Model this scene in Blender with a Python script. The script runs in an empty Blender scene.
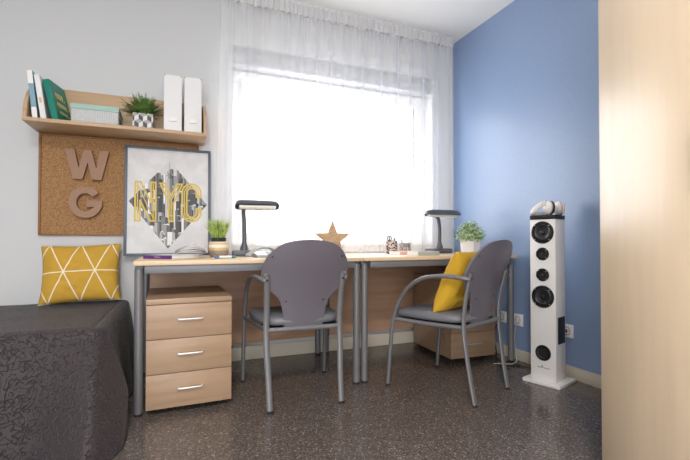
import bpy, bmesh, math, random
from mathutils import Vector, Matrix, noise
S = bpy.context.scene
C = S.collection
PI = math.pi
rnd = random.Random(7)

# ------------------------------------------------------------------ materials
def lin(c):
    return tuple((v/255/12.92 if v/255 <= .04045 else ((v/255+.055)/1.055)**2.4) for v in c) + (1,)
def mat(name, rgb, rough=.5, metal=0, spec=.5, sheen=0, coat=0):
    m = bpy.data.materials.new(name); m.use_nodes = True
    b = m.node_tree.nodes['Principled BSDF']
    b.inputs['Base Color'].default_value = lin(rgb)
    b.inputs['Roughness'].default_value = rough
    b.inputs['Metallic'].default_value = metal
    b.inputs['Specular IOR Level'].default_value = spec
    b.inputs['Sheen Weight'].default_value = sheen
    b.inputs['Coat Weight'].default_value = coat
    return m
def nd(m, t, **kw):
    n = m.node_tree.nodes.new(t)
    for k, v in kw.items(): setattr(n, k, v)
    return n
def lk(m, a, b): m.node_tree.links.new(a, b)
def coords(m, scale=(1,1,1), rot=(0,0,0), which='Object'):
    tc = nd(m, 'ShaderNodeTexCoord'); mp = nd(m, 'ShaderNodeMapping')
    mp.inputs['Scale'].default_value = scale; mp.inputs['Rotation'].default_value = rot
    lk(m, tc.outputs[which], mp.inputs[0]); return mp.outputs[0]
def ramp(m, fac, stops, interp='LINEAR'):
    r = nd(m, 'ShaderNodeValToRGB'); r.color_ramp.interpolation = interp
    e = r.color_ramp.elements
    while len(e) < len(stops): e.new(.5)
    for i, (p, c) in enumerate(stops):
        e[i].position = p; e[i].color = lin(c) if len(c) == 3 else c
    lk(m, fac, r.inputs[0]); return r.outputs[0]
def noise_fac(m, vec, scale, detail=3, rough=.5):
    n = nd(m, 'ShaderNodeTexNoise'); n.inputs['Scale'].default_value = scale
    n.inputs['Detail'].default_value = detail; n.inputs['Roughness'].default_value = rough
    lk(m, vec, n.inputs['Vector']); return n.outputs['Fac']
def base(m): return m.node_tree.nodes['Principled BSDF']
def bump(m, fac, strength=.2, dist=.002):
    b = nd(m, 'ShaderNodeBump'); b.inputs['Strength'].default_value = strength; b.inputs['Distance'].default_value = dist
    lk(m, fac, b.inputs['Height']); lk(m, b.outputs[0], base(m).inputs['Normal'])
def wood(name, c1, c2, scale, rough=.42, seed=0):
    # scale: small along the grain, large across it
    m = mat(name, c1, rough)
    v = coords(m, scale)
    w = nd(m, 'ShaderNodeTexNoise'); w.inputs['Scale'].default_value = 1.0; w.inputs['Detail'].default_value = 5
    w.inputs['Distortion'].default_value = .6; lk(m, v, w.inputs['Vector'])
    w2 = nd(m, 'ShaderNodeTexNoise'); w2.inputs['Scale'].default_value = 7.0; w2.inputs['Detail'].default_value = 3
    lk(m, v, w2.inputs['Vector'])
    mx = nd(m, 'ShaderNodeMath', operation='MULTIPLY_ADD'); mx.inputs[1].default_value = .3
    lk(m, w2.outputs['Fac'], mx.inputs[0]); lk(m, w.outputs['Fac'], mx.inputs[2])
    lk(m, ramp(m, mx.outputs[0], [(.42, c2), (.62, c1), (.85, tuple(min(255, int(k*1.04)) for k in c1))]), base(m).inputs['Base Color'])
    return m
def speckle(name, c1, c2, scale, rough=.9, stops=(.4, .6), detail=4, bmp=0):
    m = mat(name, c1, rough); v = coords(m)
    f = noise_fac(m, v, scale, detail)
    lk(m, ramp(m, f, [(stops[0], c1), (stops[1], c2)]), base(m).inputs['Base Color'])
    if bmp: bump(m, f, bmp, .003)
    return m

M = {}
M['wall'] = mat('white_paint', (204,205,207), .85)
M['blue'] = speckle('blue_paint', (134,157,193), (137,160,196), 60, .34, bmp=.02)
base(M['blue']).inputs['Specular IOR Level'].default_value = .75
M['ceiling'] = mat('ceiling_paint', (242,242,240), .9)
M['skirt'] = mat('skirting_paint', (214,206,190), .5)
M['boxgrey'] = mat('shutter_box_grey', (158,160,166), .6)
M['pvc'] = mat('white_frame', (235,235,235), .4)
M['beech_x'] = wood('beech_grain_along', (186,156,124), (174,143,111), (1.6, 26, 26))
M['beech_shaded'] = wood('beech_drawers_shaded', (166,138,112), (154,126,100), (1.6, 26, 26))  # beech darkened in its colour for the weaker light on the pedestals
M['beech_top'] = wood('beech_desktop', (214,188,156), (204,176,142), (1.6, 26, 26), .38)
M['beech_z'] = wood('beech_grain_up', (228,205,175), (222,196,164), (5, 5, .6), .28)
base(M['beech_z']).inputs['Specular IOR Level'].default_value = .85
M['beech_dark'] = wood('beech_panel', (184,148,122), (172,134,108), (1.4, 20, 20), .5)
M['edge'] = wood('beech_edge', (214,172,124), (200,156,108), (1.6, 40, 40), .4)
M['metal'] = mat('grey_lacquer', (116,115,118), .38, .2)
M['rail'] = mat('grey_rail', (112,113,118), .45, .2)
M['chrome'] = mat('brushed_nickel', (222,222,222), .35, .5)
M['black'] = mat('black_plastic', (22,22,24), .4)
M['rubber'] = mat('black_rubber', (30,30,31), .8)
M['shell'] = speckle('grey_mauve_plastic', (102,97,105), (108,103,111), 300, .36, bmp=.05)
M['pad'] = speckle('dark_grey_upholstery', (86,86,90), (98,98,102), 500, .75, bmp=.2)
M['seatcov'] = speckle('grey_vinyl', (104,105,110), (112,113,118), 400, .42, bmp=.08)
M['white'] = mat('white_lacquer', (236,234,234), .3)
M['whitecard'] = mat('white_card', (226,226,227), .6)
M['paper'] = speckle('paper', (230,226,218), (240,237,230), 200, .8)
M['cone'] = mat('speaker_cone', (38,38,41), .35)
M['cork'] = speckle('cork', (126,90,56), (180,140,98), 160, .95, (.3, .7), 6, .25)
M['corkrim'] = wood('cork_board_rim', (142,96,56), (124,80,44), (3, 40, 40), .5)
M['card'] = mat('brown_card', (156,124,102), .75)
M['posterframe'] = mat('slate_frame', (86,95,106), .45)
M['posterpaper'] = speckle('poster_paper', (206,206,208), (216,216,218), 12, .55)
M['yellowprint'] = mat('yellow_print', (208,180,76), .5)
M['star'] = wood('rough_pale_wood', (184,154,124), (150,118,90), (14, 14, 60), .8)
M['lamp'] = mat('lamp_grey', (84,84,92), .4, .1)
M['tube'] = mat('lamp_diffuser', (240,240,236), .35)
M['phone'] = mat('pale_grey_plastic', (172,175,176), .35)
M['leaf'] = speckle('fern_green', (64,104,44), (118,150,74), 30, .6)
M['grass'] = speckle('grass_green', (128,160,62), (190,206,116), 40, .6)
M['sage'] = speckle('sage_green', (122,158,96), (204,220,182), 40, .6)
M['soil'] = mat('dark_inner_pot', (44,44,48), .6)
M['purple'] = mat('purple_cover', (96,42,118), .4)
M['pink'] = mat('pink_cover', (226,178,166), .5)
M['greybook'] = mat('grey_green_cover', (176,176,166), .5)
M['green'] = mat('green_cover', (10,122,106), .4)
M['gold'] = mat('gold_print', (204,190,120), .4)
M['bluebook'] = mat('blue_cover', (122,160,178), .45)
M['darkphoto'] = mat('dark_cover_photo', (70,74,82), .35)
M['mint'] = mat('mint_lid', (160,190,182), .6)
M['cabledark'] = mat('black_cable', (26,26,28), .5)
M['cablewhite'] = mat('white_cable', (200,200,196), .5)
M['rose'] = mat('rose_gold', (214,170,150), .3, .6)
M['bluepen'] = mat('blue_ink_plastic', (60,110,170), .4)
M['greenpen'] = mat('green_ink_plastic', (60,160,70), .4)

# terrazzo floor
m = mat('terrazzo', (80,72,68), .3); M['floor'] = m
v = coords(m)
vo = nd(m, 'ShaderNodeTexVoronoi'); vo.inputs['Scale'].default_value = 180; lk(m, v, vo.inputs['Vector'])
sp = nd(m, 'ShaderNodeSeparateColor'); lk(m, vo.outputs['Color'], sp.inputs[0])
col = ramp(m, sp.outputs[0], [(0, (76,69,67)), (.4, (94,85,80)), (.66, (112,101,94)), (.84, (134,119,108)), (.96, (182,170,160))], 'CONSTANT')
vo2 = nd(m, 'ShaderNodeTexVoronoi'); vo2.inputs['Scale'].default_value = 300; lk(m, v, vo2.inputs['Vector'])
sp2 = nd(m, 'ShaderNodeSeparateColor'); lk(m, vo2.outputs['Color'], sp2.inputs[0])
col2 = ramp(m, sp2.outputs[1], [(0, (76,69,67)), (.5, (100,91,86)), (.92, (158,148,138))], 'CONSTANT')
mx = nd(m, 'ShaderNodeMix', data_type='RGBA'); mx.inputs[0].default_value = .45
lk(m, col, mx.inputs[6]); lk(m, col2, mx.inputs[7]); lk(m, mx.outputs[2], base(m).inputs['Base Color'])
lk(m, ramp(m, noise_fac(m, v, 3, 3), [(.3, (104,104,104)), (.7, (140,140,140))]), base(m).inputs['Roughness'])

# sheer curtain
m = bpy.data.materials.new('sheer_voile'); m.use_nodes = True; nt = m.node_tree; nt.nodes.clear(); M['sheer'] = m
out = nd(m, 'ShaderNodeOutputMaterial'); tr = nd(m, 'ShaderNodeBsdfTransparent'); df = nd(m, 'ShaderNodeBsdfDiffuse'); tl = nd(m, 'ShaderNodeBsdfTranslucent')
df.inputs[0].default_value = lin((240,240,242)); tl.inputs[0].default_value = lin((240,240,242))
lw = nd(m, 'ShaderNodeLayerWeight'); lw.inputs[0].default_value = .35
cr = ramp(m, lw.outputs['Facing'], [(0, (.36,.36,.36,1)), (1, (.8,.8,.8,1))])
m1 = nd(m, 'ShaderNodeMixShader'); m1.inputs[0].default_value = .14; lk(m, df.outputs[0], m1.inputs[1]); lk(m, tl.outputs[0], m1.inputs[2])
m2 = nd(m, 'ShaderNodeMixShader'); lk(m, cr, m2.inputs[0]); lk(m, tr.outputs[0], m2.inputs[1]); lk(m, m1.outputs[0], m2.inputs[2])
lk(m, m2.outputs[0], out.inputs[0])
# dense gathered heading tape
m = bpy.data.materials.new('curtain_heading_cloth'); m.use_nodes = True; m.node_tree.nodes.clear(); M['heading'] = m
out = nd(m, 'ShaderNodeOutputMaterial'); df = nd(m, 'ShaderNodeBsdfDiffuse'); tl = nd(m, 'ShaderNodeBsdfTranslucent')
df.inputs[0].default_value = lin((228,227,228)); tl.inputs[0].default_value = lin((228,227,228))
m1 = nd(m, 'ShaderNodeMixShader'); m1.inputs[0].default_value = .3; lk(m, df.outputs[0], m1.inputs[1]); lk(m, tl.outputs[0], m1.inputs[2]); lk(m, m1.outputs[0], out.inputs[0])
# window glass
m = bpy.data.materials.new('window_glass'); m.use_nodes = True; m.node_tree.nodes.clear(); M['glass'] = m
out = nd(m, 'ShaderNodeOutputMaterial'); tr = nd(m, 'ShaderNodeBsdfTransparent'); gl = nd(m, 'ShaderNodeBsdfGlossy'); gl.inputs['Roughness'].default_value = .02
m1 = nd(m, 'ShaderNodeMixShader'); m1.inputs[0].default_value = .06; lk(m, tr.outputs[0], m1.inputs[1]); lk(m, gl.outputs[0], m1.inputs[2]); lk(m, m1.outputs[0], out.inputs[0])

# quilted bedspread : meandering stitched channels
m = mat('quilted_brown', (60,50,53), .66, sheen=.12); M['quilt'] = m
v = coords(m)
n = nd(m, 'ShaderNodeTexNoise'); n.inputs['Scale'].default_value = 60; n.inputs['Detail'].default_value = 0; n.inputs['Distortion'].default_value = .25; lk(m, v, n.inputs['Vector'])
a = nd(m, 'ShaderNodeMath', operation='SUBTRACT'); a.inputs[1].default_value = .5; lk(m, n.outputs['Fac'], a.inputs[0])
p = nd(m, 'ShaderNodeMath', operation='ABSOLUTE'); lk(m, a.outputs[0], p.inputs[0])
h = nd(m, 'ShaderNodeMapRange'); h.inputs[1].default_value = 0; h.inputs[2].default_value = .085; h.interpolation_type = 'SMOOTHSTEP'; lk(m, p.outputs[0], h.inputs[0])
bump(m, h.outputs[0], .85, .006)
lk(m, ramp(m, h.outputs[0], [(0, (33,25,28)), (.5, (44,35,38)), (1, (47,38,41))]), base(m).inputs['Base Color'])

# mustard cushion with white triangle lines (object xz plane)
m = speckle('mustard_cotton', (196,152,34), (206,162,44), 300, .9, bmp=.2); M['mustard_plain'] = m
m = mat('mustard_lines', (200,156,40), .9); M['mustard'] = m
tc = nd(m, 'ShaderNodeTexCoord'); sx = nd(m, 'ShaderNodeSeparateXYZ'); lk(m, tc.outputs['Object'], sx.inputs[0])
def linefam(ax, az, off, per):
    a = nd(m, 'ShaderNodeMath', operation='MULTIPLY'); a.inputs[1].default_value = ax/per; lk(m, sx.outputs[0], a.inputs[0])
    b = nd(m, 'ShaderNodeMath', operation='MULTIPLY_ADD'); b.inputs[1].default_value = az/per; lk(m, sx.outputs[2], b.inputs[0]); lk(m, a.outputs[0], b.inputs[2])
    c = nd(m, 'ShaderNodeMath', operation='ADD'); c.inputs[1].default_value = off; lk(m, b.outputs[0], c.inputs[0])
    d = nd(m, 'ShaderNodeMath', operation='PINGPONG'); d.inputs[1].default_value = .5; lk(m, c.outputs[0], d.inputs[0])
    e = nd(m, 'ShaderNodeMath', operation='LESS_THAN'); e.inputs[1].default_value = .0032/per; lk(m, d.outputs[0], e.inputs[0])
    return e.outputs[0]
hh = .172; ss = .156; nn = math.hypot(ss/2, hh); per = hh*ss/nn
f1 = linefam(0, 1, 0.0, hh)
f2 = linefam(hh/nn, (ss/2)/nn, .5, per)
f3 = linefam(hh/nn, -(ss/2)/nn, .5, per)
q1 = nd(m, 'ShaderNodeMath', operation='MAXIMUM'); lk(m, f1, q1.inputs[0]); lk(m, f2, q1.inputs[1])
q2 = nd(m, 'ShaderNodeMath', operation='MAXIMUM'); lk(m, q1.outputs[0], q2.inputs[0]); lk(m, f3, q2.inputs[1])
lk(m, ramp(m, q2.outputs[0], [(0, (192,150,54)), (1, (230,220,194))]), base(m).inputs['Base Color'])
# patterned paper of the shelf box / pencil cups
m = mat('geometric_grey_paper', (180,182,184), .7); M['boxpaper'] = m
v = coords(m, (1,1,1), (0,0,0)); ck = nd(m, 'ShaderNodeTexVoronoi', feature='DISTANCE_TO_EDGE'); ck.inputs['Scale'].default_value = 85; ck.inputs['Randomness'].default_value = .15; lk(m, v, ck.inputs['Vector'])
lk(m, ramp(m, ck.outputs['Distance'], [(.05, (200,202,202)), (.3, (168,171,174))]), base(m).inputs['Base Color'])
m = mat('blotched_cup', (200,186,176), .4); M['cup'] = m
v = coords(m); f = noise_fac(m, v, 95, 1)
lk(m, ramp(m, f, [(.47, (44,36,38)), (.5, (206,190,180))], 'CONSTANT'), base(m).inputs['Base Color'])
m = mat('dotted_cup', (176,168,166), .4); M['cup2'] = m
v = coords(m); f = noise_fac(m, v, 150, 1)
lk(m, ramp(m, f, [(.46, (104,92,94)), (.52, (206,196,190))], 'CONSTANT'), base(m).inputs['Base Color'])
# banded pot (bands along z)
m = mat('banded_pot', (200,180,150), .6); M['banded'] = m
tc = nd(m, 'ShaderNodeTexCoord'); sx = nd(m, 'ShaderNodeSeparateXYZ'); lk(m, tc.outputs['Object'], sx.inputs[0])
mr = nd(m, 'ShaderNodeMapRange'); mr.inputs[1].default_value = 0; mr.inputs[2].default_value = .1; lk(m, sx.outputs[2], mr.inputs[0])
lk(m, ramp(m, mr.outputs[0], [(0, (158,140,124)), (.38, (212,188,138)), (.55, (232,226,212)), (.72, (216,192,146)), (.86, (230,224,212))], 'CONSTANT'), base(m).inputs['Base Color'])
# lamp tube / glowing diffuser of the added fill lamp
m = bpy.data.materials.new('fill_lamp_diffuser'); m.use_nodes = True; M['fill_glow'] = m
base(m).inputs['Emission Color'].default_value = (1, .96, .9, 1); base(m).inputs['Emission Strength'].default_value = 6
# photographic print greys: one material per grey
GREY = []
for k, g in enumerate((40,58,80,104,132,160,190,214)):
    gm = mat('print_grey_%d' % k, (g, g+1, g+4), .55); GREY.append(gm)
    v = coords(gm, (260, 1, 200)); w = nd(gm, 'ShaderNodeTexChecker'); w.inputs['Scale'].default_value = 1; lk(gm, v, w.inputs[0])
    w.inputs[1].default_value = lin((g, g+1, g+4)); w.inputs[2].default_value = lin((min(255, g+26),)*3); lk(gm, w.outputs[0], base(gm).inputs['Base Color'])

# ------------------------------------------------------------------ mesh helpers
class B:
    """collects shapes for ONE mesh object"""
    def __init__(s): s.bm = bmesh.new(); s.mi = 0
    def _new(s, geom_faces):
        for f in geom_faces: f.material_index = s.mi
    def box(s, c, d, bev=0, rz=0, rot=None, seg=2):
        t = bmesh.new(); bmesh.ops.create_cube(t, size=1)
        bmesh.ops.scale(t, vec=d, verts=t.verts)
        if bev: bmesh.ops.bevel(t, geom=t.edges[:], offset=bev, segments=seg, profile=.5, affect='EDGES')
        R = rot if rot is not None else Matrix.Rotation(rz, 4, 'Z')
        bmesh.ops.transform(t, matrix=Matrix.Translation(c) @ R.to_4x4(), verts=t.verts)
        s.merge(t); return s
    def bx(s, x0, x1, y0, y1, z0, z1, bev=0):
        return s.box(((x0+x1)/2, (y0+y1)/2, (z0+z1)/2), (x1-x0, y1-y0, z1-z0), bev)
    def merge(s, t):
        vs = {}
        for v in t.verts: vs[v] = s.bm.verts.new(v.co)
        for f in t.faces:
            try:
                nf = s.bm.faces.new([vs[v] for v in f.verts]); nf.material_index = s.mi
            except ValueError: pass
        t.free()
    def tube(s, pts, r, r2=None, side=None, n=12, closed=False, cap=True, radii=None):
        P = [Vector(p) for p in pts]; r2 = r2 or r; L = len(P); rings = []
        up = Vector(side) if side else None; prev = None
        for i, p in enumerate(P):
            if closed: t = (P[(i+1) % L]-P[i-1]).normalized()
            else: t = (P[min(i+1, L-1)]-P[max(i-1, 0)]).normalized()
            if up is not None: a = (up - t*up.dot(t)).normalized()
            else:
                if prev is None: prev = t.orthogonal().normalized()
                a = (prev - t*prev.dot(t)).normalized(); prev = a
            b = t.cross(a); k = radii[i] if radii else 1
            rings.append([s.bm.verts.new(p + a*math.cos(2*PI*j/n)*r*k + b*math.sin(2*PI*j/n)*r2*k) for j in range(n)])
        for i in range(L if closed else L-1):
            A, Bq = rings[i], rings[(i+1) % L]
            for j in range(n):
                s.bm.faces.new([A[j], A[(j+1) % n], Bq[(j+1) % n], Bq[j]]).material_index = s.mi
        if cap and not closed:
            s.bm.faces.new(rings[0][::-1]).material_index = s.mi; s.bm.faces.new(rings[-1]).material_index = s.mi
        return s
    def cyl(s, p0, p1, r, n=20): return s.tube([p0, p1], r, n=n)
    def lathe(s, prof, c=(0,0,0), n=32, M4=None, sx=1, sy=1):
        c = Vector(c); M4 = M4 or Matrix.Identity(4); rings = []
        for (r, z) in prof:
            if r < 1e-6: rings.append([s.bm.verts.new(c + M4 @ Vector((0,0,z)))])
            else: rings.append([s.bm.verts.new(c + M4 @ Vector((r*sx*math.cos(2*PI*j/n), r*sy*math.sin(2*PI*j/n), z))) for j in range(n)])
        for A, Q in zip(rings, rings[1:]):
            for j in range(n):
                k = (j+1) % n
                if len(A) == 1 and len(Q) == 1: break
                if len(A) == 1: fs = [A[0], Q[k], Q[j]]
                elif len(Q) == 1: fs = [A[j], A[k], Q[0]]
                else: fs = [A[j], A[k], Q[k], Q[j]]
                s.bm.faces.new(fs).material_index = s.mi
        return s
    def prism(s, poly, o, ax, ay, an, depth):
        """poly 2-D, o origin, ax/ay the plane axes, an normal; extruded by depth along an"""
        o, ax, ay, an = map(Vector, (o, ax, ay, an))
        A = [s.bm.verts.new(o+ax*x+ay*y) for x, y in poly]
        Q = [s.bm.verts.new(o+ax*x+ay*y+an*depth) for x, y in poly]
        s.bm.faces.new(A).material_index = s.mi; s.bm.faces.new(Q[::-1]).material_index = s.mi
        for i in range(len(A)):
            j = (i+1) % len(A); s.bm.faces.new([A[i], Q[i], Q[j], A[j]]).material_index = s.mi
        return s
    def face(s, pts):
        s.bm.faces.new([s.bm.verts.new(p) for p in pts]).material_index = s.mi; return s
    def grid(s, rows, solid=None):
        """rows: list of lists of points; solid = second grid giving the back surface"""
        V = [[s.bm.verts.new(p) for p in r] for r in rows]
        for i in range(len(V)-1):
            for j in range(len(V[0])-1):
                s.bm.faces.new([V[i][j], V[i][j+1], V[i+1][j+1], V[i+1][j]]).material_index = s.mi
        if solid:
            W = [[s.bm.verts.new(p) for p in r] for r in solid]
            for i in range(len(W)-1):
                for j in range(len(W[0])-1):
                    s.bm.faces.new([W[i][j], W[i+1][j], W[i+1][j+1], W[i][j+1]]).material_index = s.mi
            n, k = len(V), len(V[0])
            for j in range(k-1):
                s.bm.faces.new([V[0][j], W[0][j], W[0][j+1], V[0][j+1]]); s.bm.faces.new([V[-1][j], V[-1][j+1], W[-1][j+1], W[-1][j]])
            for i in range(n-1):
                s.bm.faces.new([V[i][0], V[i+1][0], W[i+1][0], W[i][0]]); s.bm.faces.new([V[i][-1], W[i][-1], W[i+1][-1], V[i+1][-1]])
        return s
    def obj(s, name, mats, parent=None, smooth=True, ang=35, loc=None, rot=None, weld=True):
        if weld: bmesh.ops.remove_doubles(s.bm, verts=s.bm.verts, dist=1e-6)
        bmesh.ops.recalc_face_normals(s.bm, faces=s.bm.faces)
        me = bpy.data.meshes.new(name); s.bm.to_mesh(me); s.bm.free()
        for m in (mats if isinstance(mats, (list, tuple)) else [mats]): me.materials.append(M[m] if isinstance(m, str) else m)
        if smooth:
            me.polygons.foreach_set('use_smooth', [True]*len(me.polygons))
            me.set_sharp_from_angle(angle=math.radians(ang))
        o = bpy.data.objects.new(name, me); C.objects.link(o)
        if parent is not None: o.parent = parent
        if loc: o.location = loc
        if rot: o.rotation_euler = rot
        return o

def thing(name, label, cat, loc=(0,0,0), rz=0, group=None, rot=None):
    o = bpy.data.objects.new(name, None); C.objects.link(o); o.empty_display_size = .05
    o.location = loc; o.rotation_euler = rot or (0, 0, rz)
    o['label'] = label; o['category'] = cat
    if group: o['group'] = group
    return o
def tag(o, label, cat, group=None):
    o['label'] = label; o['category'] = cat
    if group: o['group'] = group
    return o
def structure(o, label=None, cat=None):
    o['kind'] = 'structure'
    if label: o['label'] = label
    if cat: o['category'] = cat
    return o
def dup(root, loc, rz, label, group=None):
    r = root.copy(); C.objects.link(r); r.location = loc; r.rotation_euler = (0, 0, rz); r['label'] = label
    if group: r['group'] = group
    for ch in list(root.children):
        c = ch.copy(); C.objects.link(c); c.parent = r
        for g in ch.children:
            d = g.copy(); C.objects.link(d); d.parent = c
    return r
def spline(pts, n=8):
    P = [Vector(p) for p in pts]; out = []
    for i in range(len(P)-1):
        p0 = P[max(i-1, 0)]; p1 = P[i]; p2 = P[i+1]; p3 = P[min(i+2, len(P)-1)]
        for k in range(n):
            t = k/n
            out.append(.5*((2*p1)+(-p0+p2)*t+(2*p0-5*p1+4*p2-p3)*t*t+(-p0+3*p1-3*p2+p3)*t**3))
    out.append(P[-1]); return out
def clip(poly, conv):
    """clip 2-D polygon by a counter-clockwise convex polygon"""
    for i in range(len(conv)):
        a, b = conv[i], conv[(i+1) % len(conv)]; out = []
        ins = lambda p: (b[0]-a[0])*(p[1]-a[1])-(b[1]-a[1])*(p[0]-a[0]) >= 0
        for j in range(len(poly)):
            p, q = poly[j], poly[(j+1) % len(poly)]; ip, iq = ins(p), ins(q)
            if ip: out.append(p)
            if ip != iq:
                d1 = (b[0]-a[0])*(p[1]-a[1])-(b[1]-a[1])*(p[0]-a[0]); d2 = (b[0]-a[0])*(q[1]-a[1])-(b[1]-a[1])*(q[0]-a[0])
                t = d1/(d1-d2); out.append((p[0]+(q[0]-p[0])*t, p[1]+(q[1]-p[1])*t))
        poly = out
        if len(poly) < 3: return []
    r = []
    for p in poly:
        if not r or math.hypot(p[0]-r[-1][0], p[1]-r[-1][1]) > 1e-6: r.append(p)
    if len(r) > 2 and math.hypot(r[0][0]-r[-1][0], r[0][1]-r[-1][1]) < 1e-6: r.pop()
    return r if len(r) > 2 else []
def text_mesh(name, s, size, mtl, parent, loc, rot, shear=0, ext=.0004, align='CENTER'):
    cu = bpy.data.curves.new(name, 'FONT'); cu.body = s; cu.size = size; cu.align_x = align; cu.align_y = 'CENTER'; cu.extrude = ext; cu.shear = shear
    t = bpy.data.objects.new(name+'_tmp', cu); C.objects.link(t)
    bpy.context.view_layer.update()
    me = bpy.data.meshes.new_from_object(t.evaluated_get(bpy.context.evaluated_depsgraph_get()))
    bpy.data.objects.remove(t)
    me.materials.clear(); me.materials.append(M[mtl]); o = bpy.data.objects.new(name, me); C.objects.link(o)
    o.parent = parent; o.location = loc; o.rotation_euler = rot; return o

# ------------------------------------------------------------------ room
XR, YB, ZC = 2.233, 2.984, 2.555
XL, YF = -2.3, -1.9
WX0, WX1, WZ0, WZ1 = .36, 2.01, .80, 2.215   # window opening
WD = .26
structure(B().bx(XL-.1, XR+.1, YF-.1, YB+WD, -.1, 0).obj('floor', 'floor', smooth=False))
structure(B().bx(XL-.1, XR+.1, YF-.1, YB+WD, ZC, ZC+.1).obj('ceiling', 'ceiling', smooth=False))
b = B(); b.bx(XL-.1, WX0, YB, YB+WD, 0, ZC); b.bx(WX1, XR+.1, YB, YB+WD, 0, ZC); b.bx(WX0, WX1, YB, YB+WD, 0, WZ0); b.bx(WX0, WX1, YB, YB+WD, WZ1, ZC)
structure(b.obj('wall_back', 'wall', smooth=False, weld=False))
structure(B().bx(XR, XR+.1, YF, YB, 0, ZC).obj('wall_right', 'blue', smooth=False))
structure(B().bx(XL-.1, XL, YF, YB, 0, ZC).obj('wall_left', 'wall', smooth=False))
FX0, FX1, FZ1 = -1.75, .45, 2.15                     # glazed opening added unseen behind the camera, lets in fill light
b = B(); b.bx(XL, FX0, YF-.1, YF, 0, ZC); b.bx(FX1, XR, YF-.1, YF, 0, ZC); b.bx(FX0, FX1, YF-.1, YF, FZ1, ZC)
structure(b.obj('wall_front', 'wall', smooth=False, weld=False))
w = bpy.data.objects.new('fill_window', None); C.objects.link(w); w['kind'] = 'structure'
fm = (FX0+FX1)/2
for xa, xb in ((FX0, fm-.001), (fm+.001, FX1)):
    b = B(); s = .06; ya, yc = YF-.07, YF-.02
    b.bx(xa, xa+s, ya, yc, 0, FZ1); b.bx(xb-s, xb, ya, yc, 0, FZ1); b.bx(xa+s, xb-s, ya, yc, FZ1-s, FZ1); b.bx(xa+s, xb-s, ya, yc, 0, s)
    so = b.obj('window_sash', 'pvc', w, smooth=False)
    B().bx(xa+s, xb-s, YF-.048, YF-.042, s, FZ1-s).obj('window_pane', 'glass', so, smooth=False)
def skirt(name, x0, x1, y0, y1, h):
    b = B(); b.bx(x0, x1, y0, y1, 0, h-.004, .003); structure(b.obj(name, 'skirt'))
skirt('baseboard_back', XL, XR-.016, YB-.016, YB-.0005, .099)
skirt('baseboard_right', XR-.016, XR-.0005, YF, YB, .078)
# window
w = bpy.data.objects.new('window_1', None); C.objects.link(w); w['kind'] = 'structure'
y0, y1 = 3.10, 3.17
b = B(); fw = .055; top = 2.085
b.bx(WX0, WX0+fw, y0, y1, WZ0, top, .004); b.bx(WX1-fw, WX1, y0, y1, WZ0, top, .004); b.bx(WX0+fw, WX1-fw, y0, y1, top-fw, top, .004); b.bx(WX0+fw, WX1-fw, y0, y1, WZ0, WZ0+fw, .004)
b.obj('window_frame', 'pvc', w)
b = B(); b.bx(WX0+.001, WX1-.001, YB+.006, y1, top+.004, WZ1-.001, .004); b.obj('shutter_box', 'boxgrey', w)
mid = 1.31
for (xa, xb, yy) in ((WX0+fw, mid+.035, y0+.037), (mid-.035, WX1-fw, y0+.004)):
    za, zb = WZ0+fw, top-fw; s = .045
    b = B(); yb = yy+.028
    b.bx(xa, xa+s, yy, yb, za, zb, .003); b.bx(xb-s, xb, yy, yb, za, zb, .003); b.bx(xa+s, xb-s, yy, yb, zb-s, zb, .003); b.bx(xa+s, xb-s, yy, yb, za, za+s, .003)
    so = b.obj('window_sash', 'pvc', w)
    B().bx(xa+s, xb-s, yy+.011, yy+.016, za+s, zb-s).obj('window_pane', 'glass', so, smooth=False)
b = B(); b.bx(WX0+.002, WX1-.002, YB-.02, y0, WZ0-.0, WZ0+.02, .004); structure(b.obj('trim_1', 'pvc'))
# unseen ceiling lamp, added behind the camera to supply fill light
t = thing('added_ceiling_lamp', 'round white flush ceiling lamp, added out of view for fill light', 'ceiling lamp', (-.3, -.5, ZC))
B().lathe([(0,0),(.24,0),(.25,-.01),(.25,-.05),(.235,-.055),(0,-.055)]).obj('fill_lamp_base', 'white', t)
B().lathe([(0,-.0955),(.12,-.092),(.2,-.078),(.232,-.056),(0,-.056)]).obj('lamp_diffuser', 'fill_glow', t)

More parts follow.
